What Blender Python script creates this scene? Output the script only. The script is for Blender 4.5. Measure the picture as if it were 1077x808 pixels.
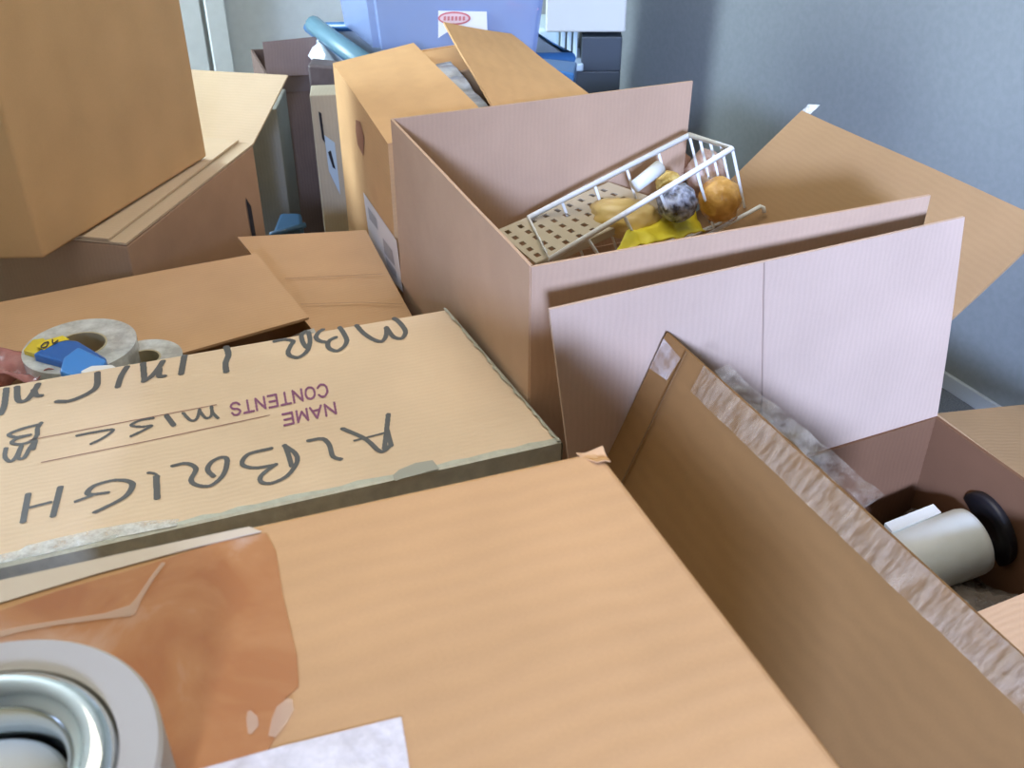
import bpy, bmesh, math, random
from mathutils import Vector, Matrix, noise
R = math.radians
for o in list(bpy.data.objects): bpy.data.objects.remove(o)
SC = bpy.context.scene
COL = SC.collection
# ------------------------------------------------------------------ camera, light, exposure
H = 1.55; F = 1050.0; CX, CY = 538.5, 404.0; PIT = R(33)
cd = bpy.data.cameras.new('camera'); cam = bpy.data.objects.new('camera', cd); COL.objects.link(cam)
cam.location = (0, 0, H); cam.rotation_euler = (R(57), 0, 0)
cd.sensor_width = 36; cd.lens = 36 * F / 1077; cd.clip_start = .02
cd.dof.use_dof = True; cd.dof.focus_distance = 1.45; cd.dof.aperture_fstop = 13
SC.camera = cam
SC.view_settings.view_transform = 'Standard'; SC.view_settings.look = 'None'
SC.view_settings.gamma = 1; SC.view_settings.exposure = 0.0
SC.view_settings.use_curve_mapping = False
W = bpy.data.worlds.new('sky'); SC.world = W; W.use_nodes = True
W.node_tree.nodes['Background'].inputs[0].default_value = (.55, .75, 1, 1)
W.node_tree.nodes['Background'].inputs[1].default_value = 1.0
D1 = Vector((.909, .4169, 0)).normalized(); D2 = Vector((-.436, .9, 0)).normalized()
def area(name, loc, tgt, sx, sy, col, power, spread=180):
    l = bpy.data.lights.new(name, 'AREA'); l.shape = 'RECTANGLE'; l.size = sx; l.size_y = sy
    l.color = col; l.energy = power; l.spread = R(spread)
    o = bpy.data.objects.new(name, l); COL.objects.link(o); o.location = loc
    o.rotation_euler = (Vector(tgt) - Vector(loc)).to_track_quat('-Z', 'Y').to_euler()
    return o
WIN_BACK = Vector((.06, -3.12, 2.32))
area('window_daylight', WIN_BACK, (1.0, 1.4, .9), .5, .4, (.43, .57, 1.0), 46, 42)
area('ceiling_light', (.0, 1.3, 2.66), (.0, 1.3, 0), 1.4, 1.4, (1.0, .90, .78), 22.5)
area('far_wall_fill', (-2.6, 2.75, 1.6), (.2, 3.6, 1.0), 1.0, 1.2, (.70, .85, 1.0), 140)  # added lamp to brighten the far wall; the left wall has no window

# ------------------------------------------------------------------ helpers
def ray(px, py):
    x = (px - CX) / F; v = (py - CY) / F
    return Vector((x, math.cos(PIT) - v * math.sin(PIT), -math.sin(PIT) - v * math.cos(PIT)))
def P(px, py, drop):
    d = ray(px, py); t = drop / -d.z
    return Vector((d.x * t, d.y * t, H - drop))
def PY(px, py, Y):
    d = ray(px, py); t = Y / d.y
    return Vector((d.x * t, Y, H + d.z * t))
def Q(px, py, p0, n):
    d = ray(px, py); c = Vector((0, 0, H)); t = (Vector(p0) - c).dot(n) / d.dot(n)
    return c + d * t
def tag(o, label=None, cat=None, group=None, kind=None):
    if label: o['label'] = label
    if cat: o['category'] = cat
    if group: o['group'] = group
    if kind: o['kind'] = kind
    return o
def thing(name, loc, label, cat, group=None):
    o = bpy.data.objects.new(name, None); COL.objects.link(o); o.location = loc; o.empty_display_size = .05
    return tag(o, label, cat, group)
def wloc(o):
    v = Vector((0, 0, 0))
    while o: v += o.location; o = o.parent
    return v
def obj(name, bm, m, parent=None, smooth=False, origin=None, recalc=True):
    if recalc: bmesh.ops.recalc_face_normals(bm, faces=bm.faces)
    pl = wloc(parent) if parent else Vector((0, 0, 0))
    if origin is None:
        origin = Vector((0, 0, 0)) if not parent else pl
        if not parent and len(bm.verts):
            xs = [v.co for v in bm.verts]
            origin = Vector((sum(c.x for c in xs)/len(xs), sum(c.y for c in xs)/len(xs), min(c.z for c in xs)))
    for v in bm.verts: v.co -= origin
    me = bpy.data.meshes.new(name); bm.to_mesh(me); bm.free()
    if smooth:
        for p in me.polygons: p.use_smooth = True
    for mm in (m if isinstance(m, (list, tuple)) else [m]): me.materials.append(mm)
    o = bpy.data.objects.new(name, me); COL.objects.link(o)
    if parent: o.parent = parent
    o.location = origin - pl
    return o
def V(*a): return Vector(a)
def sheet(corners, nx=10, ny=10, th=.004, warp=0., seed=0, fn=None, wf=3.0, hole=None):
    """thick sheet over a quad a-b-c-d (bilinear); fn(u,v)->offset along normal"""
    a, b, c, d = [Vector(x) for x in corners]
    n = (b - a).cross(d - a)
    if n.length < 1e-9: n = (c - b).cross(a - b)
    n.normalize()
    bm = bmesh.new(); top = []; bot = []
    for j in range(ny + 1):
        rt = []; rb = []
        for i in range(nx + 1):
            u = i / nx; v = j / ny
            p = a.lerp(b, u).lerp(d.lerp(c, u), v)
            off = 0
            if warp: off += warp * noise.noise(Vector((p.x * wf + seed * 7.3, p.y * wf, p.z * wf)))
            if fn: off += fn(u, v)
            rt.append(bm.verts.new(p + n * (off + th / 2))); rb.append(bm.verts.new(p + n * (off - th / 2)))
        top.append(rt); bot.append(rb)
    keep = lambda i, j: not (hole and hole(i, j))
    for j in range(ny):
        for i in range(nx):
            if not keep(i, j): continue
            bm.faces.new((top[j][i], top[j][i+1], top[j+1][i+1], top[j+1][i]))
            bm.faces.new((bot[j][i], bot[j+1][i], bot[j+1][i+1], bot[j][i+1]))
            for (di, dj, q) in ((0, -1, ((j, i), (j, i+1))), (1, 0, ((j, i+1), (j+1, i+1))), (0, 1, ((j+1, i+1), (j+1, i))), (-1, 0, ((j+1, i), (j, i)))):
                ii, jj = i + di, j + dj
                if 0 <= ii < nx and 0 <= jj < ny and keep(ii, jj): continue
                (r0, c0), (r1, c1) = q
                bm.faces.new((top[r0][c0], bot[r0][c0], bot[r1][c1], top[r1][c1]))
    if hole:
        bmesh.ops.delete(bm, geom=[v for v in bm.verts if not v.link_faces], context='VERTS')
    return bm
def join(*bms):
    out = bmesh.new()
    for b in bms:
        me = bpy.data.meshes.new('t'); b.to_mesh(me); b.free(); out.from_mesh(me); bpy.data.meshes.remove(me)
    return out
def prism(quad, z0, z1, bev=.004, seg=2):
    bm = bmesh.new()
    lo = [bm.verts.new((p[0], p[1], z0)) for p in quad]; hi = [bm.verts.new((p[0], p[1], z1)) for p in quad]
    bm.faces.new(lo); bm.faces.new(hi)
    for i in range(len(quad)):
        j = (i + 1) % len(quad); bm.faces.new((lo[i], lo[j], hi[j], hi[i]))
    bmesh.ops.recalc_face_normals(bm, faces=bm.faces)
    if bev: bmesh.ops.bevel(bm, geom=bm.edges[:], offset=bev, segments=seg, affect='EDGES', profile=.5)
    return bm
def openbox(quad, z0, z1, th=.006):
    """walls and bottom with real thickness"""
    q = [Vector((p[0], p[1], 0)) for p in quad]; c = sum(q, Vector()) / 4
    def inset(k):
        r = []
        for i in range(4):
            e1 = (q[i] - q[i-1]).normalized(); e2 = (q[(i+1) % 4] - q[i]).normalized()
            n1 = Vector((-e1.y, e1.x, 0)); n2 = Vector((-e2.y, e2.x, 0))
            if n1.dot(c - q[i]) < 0: n1 = -n1
            if n2.dot(c - q[i]) < 0: n2 = -n2
            d = (n1 + n2).normalized(); r.append(q[i] + d * k / max(.3, d.dot(n1)))
        return r
    inn = inset(th); bm = bmesh.new()
    def ring(pts, z): return [bm.verts.new((p.x, p.y, z)) for p in pts]
    o0 = ring(q, z0); o1 = ring(q, z1); i1 = ring(inn, z1); i0 = ring(inn, z0 + th)
    bm.faces.new(o0); bm.faces.new(i0)
    for i in range(4):
        j = (i + 1) % 4
        bm.faces.new((o0[i], o0[j], o1[j], o1[i])); bm.faces.new((o1[i], o1[j], i1[j], i1[i])); bm.faces.new((i1[i], i1[j], i0[j], i0[i]))
    return bm
def tube(pts, r, seg=8, closed=False):
    bm = bmesh.new(); pts = [Vector(p) for p in pts]; rings = []; n = len(pts); up = None
    for i in range(n):
        if closed: d = pts[(i+1) % n] - pts[i-1]
        else: d = pts[min(i+1, n-1)] - pts[max(i-1, 0)]
        d.normalize()
        if up is None:
            up = d.cross(Vector((0, 0, 1)))
            if up.length < .05: up = d.cross(Vector((1, 0, 0)))
        up = (up - d * up.dot(d)).normalized(); s = d.cross(up)
        rr = r(i / (n-1)) if callable(r) else r
        rings.append([bm.verts.new(pts[i] + (up * math.cos(2*math.pi*k/seg) + s * math.sin(2*math.pi*k/seg)) * rr) for k in range(seg)])
    m = n if closed else n - 1
    for i in range(m):
        a, b = rings[i], rings[(i+1) % n]
        for k in range(seg): bm.faces.new((a[k], a[(k+1) % seg], b[(k+1) % seg], b[k]))
    if not closed: bm.faces.new(rings[0]); bm.faces.new(rings[-1])
    return bm
def lathe(profile, c, axis=(0, 0, 1), seg=48, closed=True):
    """profile: (radius, height) loop"""
    ax = Vector(axis).normalized(); q = Vector((0, 0, 1)).rotation_difference(ax); bm = bmesh.new(); rings = []
    for r, h in profile:
        rings.append([bm.verts.new(Vector(c) + q @ Vector((r*math.cos(2*math.pi*k/seg), r*math.sin(2*math.pi*k/seg), h))) for k in range(seg)])
    m = len(rings) if closed else len(rings) - 1
    for i in range(m):
        a, b = rings[i], rings[(i+1) % len(rings)]
        for k in range(seg): bm.faces.new((a[k], a[(k+1) % seg], b[(k+1) % seg], b[k]))
    if not closed:
        bm.faces.new(rings[0]); bm.faces.new(rings[-1])
    return bm
def blob(c, r, amp=.2, f=20, seed=0, sub=4):
    bm = bmesh.new(); bmesh.ops.create_icosphere(bm, subdivisions=sub, radius=1)
    for v in bm.verts:
        k = 1 + amp * noise.fractal(v.co * f * .1 + Vector((seed * 5.1, seed, 0)), 1, 2, 4)
        v.co = Vector(c) + Vector((v.co.x * r[0], v.co.y * r[1], v.co.z * r[2])) * k
    return bm

# ------------------------------------------------------------------ materials
def newmat(name):
    m = bpy.data.materials.new(name); m.use_nodes = True; nt = m.node_tree
    return m, nt, nt.nodes['Principled BSDF']
def flat(name, col, rough=.6, metal=0, alpha=1, spec=.5, trans=0, coat=0):
    m, nt, b = newmat(name)
    b.inputs['Base Color'].default_value = (*col, 1); b.inputs['Roughness'].default_value = rough
    b.inputs['Metallic'].default_value = metal; b.inputs['Alpha'].default_value = alpha
    b.inputs['Specular IOR Level'].default_value = spec; b.inputs['Transmission Weight'].default_value = trans
    b.inputs['Coat Weight'].default_value = coat
    return m
def noisy(name, c1, c2, scale=20, rough=.6, bump=.1, alpha=1, spec=.5, detail=4, stretch=(1, 1, 1), rr=None):
    m, nt, b = newmat(name); N = nt.nodes; L = nt.links
    tc = N.new('ShaderNodeTexCoord'); mp = N.new('ShaderNodeMapping'); mp.inputs['Scale'].default_value = stretch
    nz = N.new('ShaderNodeTexNoise'); nz.inputs['Scale'].default_value = scale; nz.inputs['Detail'].default_value = detail
    cr = N.new('ShaderNodeValToRGB'); cr.color_ramp.elements[0].position = .35; cr.color_ramp.elements[1].position = .65
    cr.color_ramp.elements[0].color = (*c1, 1); cr.color_ramp.elements[1].color = (*c2, 1)
    L.new(tc.outputs['Object'], mp.inputs[0]); L.new(mp.outputs[0], nz.inputs[0]); L.new(nz.outputs[0], cr.inputs[0]); L.new(cr.outputs[0], b.inputs['Base Color'])
    if bump:
        bp = N.new('ShaderNodeBump'); bp.inputs['Strength'].default_value = bump; bp.inputs['Distance'].default_value = .01
        L.new(nz.outputs[0], bp.inputs['Height']); L.new(bp.outputs[0], b.inputs['Normal'])
    b.inputs['Roughness'].default_value = rough; b.inputs['Alpha'].default_value = alpha; b.inputs['Specular IOR Level'].default_value = spec
    return m
def card(name, col, var=.07, ang=0., flute=.25, pitch=.0085, axis='X', spec=.1, rough=.85):
    """corrugated kraft board: fibre mottling, fine speckle, faint flutes"""
    m, nt, b = newmat(name); N = nt.nodes; L = nt.links
    tc = N.new('ShaderNodeTexCoord'); mp = N.new('ShaderNodeMapping'); mp.inputs['Rotation'].default_value = (0, 0, ang)
    L.new(tc.outputs['Object'], mp.inputs[0])
    n1 = N.new('ShaderNodeTexNoise'); n1.inputs['Scale'].default_value = 9; n1.inputs['Detail'].default_value = 6
    n2 = N.new('ShaderNodeTexNoise'); n2.inputs['Scale'].default_value = 420; n2.inputs['Detail'].default_value = 2
    L.new(mp.outputs[0], n1.inputs[0]); L.new(mp.outputs[0], n2.inputs[0])
    w = N.new('ShaderNodeTexWave'); w.bands_direction = axis; w.inputs['Scale'].default_value = .314 / pitch; w.inputs['Distortion'].default_value = 4.5
    w.inputs['Detail'].default_value = 2; w.inputs['Detail Scale'].default_value = .6
    L.new(mp.outputs[0], w.inputs[0])
    c1 = tuple(x * (1 - var) for x in col); c2 = tuple(min(1, x * (1 + var)) for x in col)
    mx = N.new('ShaderNodeMix'); mx.data_type = 'RGBA'; mx.inputs[6].default_value = (*c1, 1); mx.inputs[7].default_value = (*c2, 1)
    ad = N.new('ShaderNodeMath'); ad.operation = 'MULTIPLY_ADD'; ad.inputs[1].default_value = .55; L.new(n2.outputs[0], ad.inputs[0])
    m3 = N.new('ShaderNodeMath'); m3.operation = 'MULTIPLY_ADD'; m3.inputs[1].default_value = 1.6; m3.inputs[2].default_value = -.55
    L.new(n1.outputs[0], m3.inputs[0]); L.new(m3.outputs[0], ad.inputs[2])
    m4 = N.new('ShaderNodeMath'); m4.operation = 'MULTIPLY_ADD'; m4.inputs[1].default_value = -flute; L.new(w.outputs[1], m4.inputs[0]); L.new(ad.outputs[0], m4.inputs[2]); m4.use_clamp = True
    L.new(m4.outputs[0], mx.inputs[0]); L.new(mx.outputs[2], b.inputs['Base Color'])
    bp = N.new('ShaderNodeBump'); bp.inputs['Strength'].default_value = .12; bp.inputs['Distance'].default_value = .0012
    L.new(w.outputs[1], bp.inputs['Height']); L.new(bp.outputs[0], b.inputs['Normal'])
    b.inputs['Roughness'].default_value = rough; b.inputs['Specular IOR Level'].default_value = spec
    return m
def film(name, col, alpha_lo, alpha_hi, scale=30, rough=.2, stretch=(1, 1, 1), bump=.4, ang=0):
    """clear plastic: mostly see-through with milky wrinkles"""
    m, nt, b = newmat(name); N = nt.nodes; L = nt.links
    tc = N.new('ShaderNodeTexCoord'); mp = N.new('ShaderNodeMapping'); mp.inputs['Scale'].default_value = stretch; mp.inputs['Rotation'].default_value = (0, 0, ang)
    nz = N.new('ShaderNodeTexNoise'); nz.inputs['Scale'].default_value = scale; nz.inputs['Detail'].default_value = 5; nz.inputs['Roughness'].default_value = .65
    mr = N.new('ShaderNodeMapRange'); mr.inputs[1].default_value = .38; mr.inputs[2].default_value = .66; mr.inputs[3].default_value = alpha_lo; mr.inputs[4].default_value = alpha_hi
    L.new(tc.outputs['Object'], mp.inputs[0]); L.new(mp.outputs[0], nz.inputs[0]); L.new(nz.outputs[0], mr.inputs[0]); L.new(mr.outputs[0], b.inputs['Alpha'])
    bp = N.new('ShaderNodeBump'); bp.inputs['Strength'].default_value = bump; bp.inputs['Distance'].default_value = .004
    L.new(nz.outputs[0], bp.inputs['Height']); L.new(bp.outputs[0], b.inputs['Normal'])
    b.inputs['Base Color'].default_value = (*col, 1); b.inputs['Roughness'].default_value = rough
    return m
K_front = card('kraft_orange_tan', (.58, .335, .155), ang=-R(22), axis='Y', pitch=.019, flute=.22, var=.09)
K_text = card('kraft_pale', (.76, .585, .40), ang=-R(20), axis='Y', flute=.15)
K_pink = card('kraft_pinkish', (.54, .36, .235), ang=-R(22), axis='X', flute=.2)
K_shaded = card('kraft_shaded_flap', (.26, .138, .052), ang=-R(22), axis='X')  # left flap's shaded outer face, darkness put into the board colour
K_orange = card('kraft_orange', (.62, .37, .17), ang=-R(20), axis='Z')
K_mid = card('kraft_mid', (.58, .36, .195), ang=-R(25), axis='Y')
K_tall = card('kraft_warm', (.62, .41, .21), ang=-R(15), axis='Y', pitch=.09, flute=.2, var=.08)
K_pale2 = card('kraft_buff', (.58, .45, .30), ang=R(12), axis='Y')
K_shadow = card('kraft_in_shadow', (.16, .11, .09), var=.15)  # far box standing in shadow, its darkness put into the board colour
K_grey = card('board_grey_green', (.27, .265, .225), var=.1)
M_edge = flat('board_cut_edge', (.62, .47, .30), .8)
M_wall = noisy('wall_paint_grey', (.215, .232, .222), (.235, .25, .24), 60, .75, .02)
M_wallw = noisy('wall_paint_white', (.74, .78, .76), (.78, .82, .80), 30, .7, .02)
M_white = flat('white_gloss_paint', (.8, .8, .78), .35)
M_floor = noisy('grey_carpet', (.10, .11, .115), (.17, .18, .18), 220, .95, .5)
M_ceil = flat('ceiling_paint', (.78, .78, .76), .9)
M_ink = flat('black_marker_ink', (.10, .10, .095), .5)
M_purple = flat('purple_print', (.25, .08, .17), .6)
M_line = flat('purple_brown_rule', (.30, .12, .10), .6)
M_tapec = film('clear_packing_tape', (.72, .70, .66), .12, .55, 34, .15, (1, 1, 1))
M_taperib = film('crinkled_clear_tape', (.54, .40, .27), .08, .5, 26, .2, (1, 4.5, 1), .8, R(-66))
M_tapegrey = noisy('aged_grey_tape', (.46, .47, .38), (.56, .57, .46), 60, .3, .2)
M_tapewhite = film('wrinkled_clear_tape', (.80, .80, .74), .25, .95, 45, .2, (1, 1, 1), .8)
M_wire = flat('white_coated_wire', (.82, .84, .80), .3)
M_black = flat('black_plastic', (.012, .012, .015), .4)

# ------------------------------------------------------------------ setting
def quadwall(name, p, q, z0, z1, m, kind='structure'):
    return tag(obj(name, sheet([(p.x, p.y, z0), (q.x, q.y, z0), (q.x, q.y, z1), (p.x, p.y, z1)], 1, 1, .02), m), kind=kind)
WR0 = Vector((1.22, 2.39, 0))                       # a point on the right wall
cor_fr = Vector((.26, 4.37, 0))                     # far right corner
cor_br = WR0 - D2 * 4.6                             # behind camera
cor_fl = cor_fr - D1 * 3.6
cor_bl = cor_br - D1 * 3.6
HC = 2.85
tag(obj('floor', prism([cor_bl - D1*.1 - D2*.1, cor_br + D1*.1 - D2*.1, cor_fr + D1*.1 + D2*.1, cor_fl - D1*.1 + D2*.1], -.05, 0, 0), M_floor), kind='structure')
tag(obj('ceiling', prism([cor_bl - D1*.1 - D2*.1, cor_br + D1*.1 - D2*.1, cor_fr + D1*.1 + D2*.1, cor_fl - D1*.1 + D2*.1], HC, HC + .05, 0), M_ceil), kind='structure')
quadwall('wall_right', cor_br + D1*.01, cor_fr + D1*.01, 0, HC, M_wall)
quadwall('wall_far', cor_fl + D2*.01, cor_fr + D2*.01, 0, HC, M_wallw)
quadwall('wall_left', cor_fl - D1*.01, cor_bl - D1*.01, 0, HC, M_wallw)
# back wall with the window opening the daylight comes through
wb = cor_bl - D2*.01; wr = cor_br - D2*.01
u0 = (WIN_BACK - wb).dot(D1) - .62; u1 = u0 + 1.24; wz0, wz1 = 1.95, 2.70
def bw(a, b, z0, z1):
    p = wb + D1*a; q = wb + D1*b
    return sheet([(p.x, p.y, z0), (q.x, q.y, z0), (q.x, q.y, z1), (p.x, p.y, z1)], 1, 1, .02)
Lw = (wr - wb).length
u1 = min(u1, Lw - .08)
tag(obj('wall_back', join(bw(0, u0, 0, HC), bw(u1, Lw, 0, HC), bw(u0, u1, 0, wz0), bw(u0, u1, wz1, HC)), M_wall), kind='structure')
wf = join(bw(u0, u1, wz0, wz0+.05), bw(u0, u1, wz1-.05, wz1), bw(u0, u0+.05, wz0, wz1), bw(u1-.05, u1, wz0, wz1), bw((u0+u1)/2-.02, (u0+u1)/2+.02, wz0, wz1))
tag(obj('window_1', wf, M_white), kind='structure')
M_base = flat('grey_baseboard_paint', (.42, .44, .43), .5)
def base(name, p, q, inn):
    a = Vector(p); b = Vector(q)
    tag(obj(name, prism([a, b, b + inn*.012, a + inn*.012], 0, .048, .003), M_base), kind='structure')
base('baseboard_right', cor_br, cor_fr, -D1)
base('baseboard_far', cor_fl + D1*.02, cor_fr - D1*.02, -D2)
# door in the far wall
dj = Q(216, 40, cor_fr, D2); dj.z = 0
dr = thing('door_1', dj - D2*.02, None, None); dr['kind'] = 'structure'
a = dj - D2*.03; b = a - D1*.80
obj('door_panel', prism([a - D1*.006, b, b + D2*.02, a - D1*.006 + D2*.02], .01, 2.03, .003), M_wallw, dr)
fr0 = dj + D1*.010
obj('door_casing', prism([fr0 - D2*.035, fr0 + D1*.07 - D2*.035, fr0 + D1*.07, fr0], 0, 2.08, .004), M_wallw, dr)
bmk = tube([a - D1*.74 + V(0, 0, 1), a - D1*.74 - D2*.05 + V(0, 0, 1)], .012); bmk2 = bmesh.new(); bmesh.ops.create_uvsphere(bmk2, u_segments=16, v_segments=10, radius=.028, matrix=Matrix.Translation(a - D1*.74 - D2*.07 + V(0, 0, 1)))
obj('door_knob', join(bmk, bmk2), flat('brass', (.6, .45, .2), .3, 1), dr, True)

# ------------------------------------------------------------------ flaps helper
def flap(parent, corners, m, warp=.004, seed=0, name='flap', th=.0045, n=12, fn=None):
    return obj(name, sheet(corners, n, n, th, warp, seed, fn), m, parent)
def at(p, z): return Vector((p.x, p.y, z))
CB = 'box'

# ---- front box (nearest) -------------------------------------------------
zF = H - .45
fa = P(630, 472, .45); fdir = (P(890, 808, .45) - fa).normalized(); fl = (P(0, 609, .45) - fa).normalized()
fb = fa + fdir*.50; fc = fb + fl*.52; fd = fa + fl*.52
f = thing('cardboard_box', at((fa + fc)/2, 0), 'closest tan box in front, with brown tape patch and shiny strip across its lid', CB)
obj('box_body', prism([fa, fb, fc, fd], 0, zF, .006, 3), K_front, f)
def ponz(px, py, drop): return P(px, py, drop)
# brown glossy tape patch
def polyplate(pts, drop, th=.0006):
    bm = bmesh.new(); lo = []; hi = []
    for (x, y) in pts:
        p = P(x, y, drop); hi.append(bm.verts.new(p)); lo.append(bm.verts.new(p - V(0, 0, th)))
    bm.faces.new(hi); bm.faces.new(lo[::-1])
    for i in range(len(pts)):
        j = (i+1) % len(pts); bm.faces.new((hi[i], hi[j], lo[j], lo[i]))
    return bm
m, nt, b = newmat('brown_tape'); N = nt.nodes; L = nt.links
tc = N.new('ShaderNodeTexCoord'); nz = N.new('ShaderNodeTexNoise'); nz.inputs['Scale'].default_value = 14; nz.inputs['Detail'].default_value = 4; nz.inputs['Distortion'].default_value = .7
cr = N.new('ShaderNodeValToRGB'); e = cr.color_ramp.elements; e[0].position = .40; e[0].color = (.38, .13, .03, 1); e[1].position = .72; e[1].color = (.55, .33, .21, 1)
x_ = e.new(.56); x_.color = (.45, .185, .055, 1)
L.new(tc.outputs['Object'], nz.inputs[0]); L.new(nz.outputs[0], cr.inputs[0]); L.new(cr.outputs[0], b.inputs['Base Color'])
bp = N.new('ShaderNodeBump'); bp.inputs['Strength'].default_value = .25; bp.inputs['Distance'].default_value = .004; L.new(nz.outputs[0], bp.inputs['Height']); L.new(bp.outputs[0], b.inputs['Normal'])
b.inputs['Roughness'].default_value = .3; b.inputs['Specular IOR Level'].default_value = .3; M_brtape = m
tag(obj('tape', polyplate([(-120, 684), (-10, 646), (60, 622), (150, 596), (230, 570), (280, 561), (290, 580), (297, 625), (312, 690), (314, 722), (300, 735), (292, 770), (270, 812), (200, 850), (-120, 950)], .4494), M_brtape, f), 'glossy dark brown tape patch')
def ribbon_px(pts, drop, w, th=.0004):
    """flat strip through pixels on a horizontal plane, w in metres (or list)"""
    ps = [P(x, y, drop) for x, y in pts]; bm = bmesh.new(); L_ = []; R_ = []
    for i, p in enumerate(ps):
        d = (ps[min(i+1, len(ps)-1)] - ps[max(i-1, 0)]).normalized(); n = Vector((-d.y, d.x, 0)); ww = w[i] if isinstance(w, (list, tuple)) else w
        L_.append(bm.verts.new(p + n*ww/2)); R_.append(bm.verts.new(p - n*ww/2))
    for i in range(len(ps)-1): bm.faces.new((L_[i], L_[i+1], R_[i+1], R_[i]))
    return bm
M_crk = flat('milky_tape_wrinkle', (.68, .47, .32), .35, alpha=.5)
obj('tape_wrinkle', ribbon_px([(-20, 672), (20, 662), (60, 655), (110, 648), (138, 642)], .4485, [.006, .005, .004, .005, .010]), M_crk, f)
obj('tape_wrinkle', ribbon_px([(135, 646), (146, 630), (160, 608), (172, 592)], .4484, [.008, .004, .003, .003]), M_crk, f)
obj('tape_wrinkle', ribbon_px([(305, 735), (300, 745), (294, 758), (286, 775)], .4485, [.003, .010, .009, .004]), M_crk, f)
obj('tape_wrinkle', ribbon_px([(262, 748), (265, 756), (266, 764), (263, 772)], .4485, [.002, .006, .006, .002]), M_crk, f)
obj('tape', polyplate([(-60, 623), (0, 610.5), (120, 584), (262, 554), (275, 559), (200, 577), (100, 604), (0, 634), (-60, 654)], .4488), flat('pale_tape_edge', (.62, .50, .36), .4), f)
st = film('tape_glare_strip', (.74, .69, .69), .65, 1.0, 40, .14, (1, 1, 1), .5)  # whitish glare on the tape put into the film colour
tag(obj('tape', polyplate([(150, 826), (300, 784), (422, 754), (428, 790), (436, 850), (150, 900)], .4492), st, f), 'tape strip with whitish glare in its colour')
# torn paper at the far right corner
obj('torn_edge', sheet([P(606, 477.5, .4492), P(634, 471, .448), P(642, 485, .4493), P(628, 488, .4492)], 14, 8, .001, .004, 3, None, 90), K_front, f)

# roll of tape lying at the front left of that box
tr0 = P(-38, 822, .40); tr0.z = zF
rt = thing('tape_roll', tr0, 'large roll of tape with glossy metallic core, cut off at the lower left', 'tape')
Ro = .087
obj('tape_winding', lathe([(.067, .048), (Ro-.002, .050), (Ro, .048), (Ro, .002), (Ro-.002, 0.0005), (.067, .0005)], tr0, seg=96), flat('pale_tape_side', (.46, .42, .36), .6, spec=.2), rt)
prof = [(.0668 - .012 + .012*math.cos(t), .042 + .012*math.sin(t)) for t in [i*math.pi/10 for i in range(11)]] + [(.0425, .004), (.0666, .004)]
obj('core', lathe(prof, tr0, seg=96), flat('glossy_metal', (.75, .77, .74), .12, 1), rt, True)
obj('liner', lathe([(.0415, .003), (.0415, .026), (.039, .028), (.001, .028), (.001, .003)], tr0, seg=64), flat('beige_liner', (.55, .53, .42), .6), rt)

# ---- handwritten box ------------------------------------------------------
dA = .75; zA = H - dA
a0 = P(590, 465, dA); a1 = P(470, 325, dA); a3 = P(0, 597, dA); a2 = P(0, 406, dA)
ld = (a3 - a0).normalized(); ld2 = (a2 - a1).normalized()
a3 = a0 + ld*.80; a2 = a1 + ld2*.80
A = thing('cardboard_box', at((a0 + a2)/2, 0), 'sealed pale box with black handwriting and purple printed words on its lid', CB)
obj('box_body', prism([a0, a1, a2, a3], 0, zA, .005, 3), K_text, A)
dI = dA - .0007
def swept(strokes, ox, oy, s, a=4.3, bb=1.5, drop=dI):
    """chisel-nib pen strokes; returns the set of inked cells on the lid"""
    ux, uy = math.cos(R(12)), -math.sin(R(12)); cells = set(); a *= .92
    for st_ in strokes:
        pts = [(ox + x/s, oy + y/s) for x, y in st_]
        n = len(pts)
        for i in range(n-1):
            p0 = pts[max(i-1, 0)]; p1 = pts[i]; p2 = pts[i+1]; p3 = pts[min(i+2, n-1)]
            K = max(3, int(math.hypot(p2[0]-p1[0], p2[1]-p1[1]) / .5))
            for k in range(K + (i == n-2)):
                t = k/K
                f_ = lambda q0, q1, q2, q3: .5*((2*q1) + (-q0+q2)*t + (2*q0-5*q1+4*q2-q3)*t*t + (-q0+3*q1-3*q2+q3)*t**3)
                X = f_(p0[0], p1[0], p2[0], p3[0]); Y = f_(p0[1], p1[1], p2[1], p3[1])
                for gx in range(int((X-a-1)/GC), int((X+a+1)/GC)+1):
                    for gy in range(int((Y-a-1)/GC), int((Y+a+1)/GC)+1):
                        dx = (gx+.5)*GC - X; dy = (gy+.5)*GC - Y
                        if ((dx*ux+dy*uy)/a)**2 + ((-dx*uy+dy*ux)/bb)**2 <= 1: cells.add((gx, gy))
    return cells
GC = .5
def ink_meshes(cells, drop):
    """one mesh for each connected letter"""
    cells = set(cells); out = []
    while cells:
        seed = cells.pop(); comp = {seed}; stack = [seed]
        while stack:
            x, y = stack.pop()
            for q in ((x+1, y), (x-1, y), (x, y+1), (x, y-1), (x+1, y+1), (x-1, y-1), (x+1, y-1), (x-1, y+1)):
                if q in cells: cells.discard(q); comp.add(q); stack.append(q)
        if len(comp) < 6: continue
        bm = bmesh.new(); vs = {}
        def vert(x, y):
            if (x, y) not in vs: vs[(x, y)] = bm.verts.new(P(x*GC, y*GC, drop))
            return vs[(x, y)]
        for x, y in comp: bm.faces.new((vert(x, y+1), vert(x+1, y+1), vert(x+1, y), vert(x, y)))
        out.append(bm)
    return out
z1 = 6.73
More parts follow.
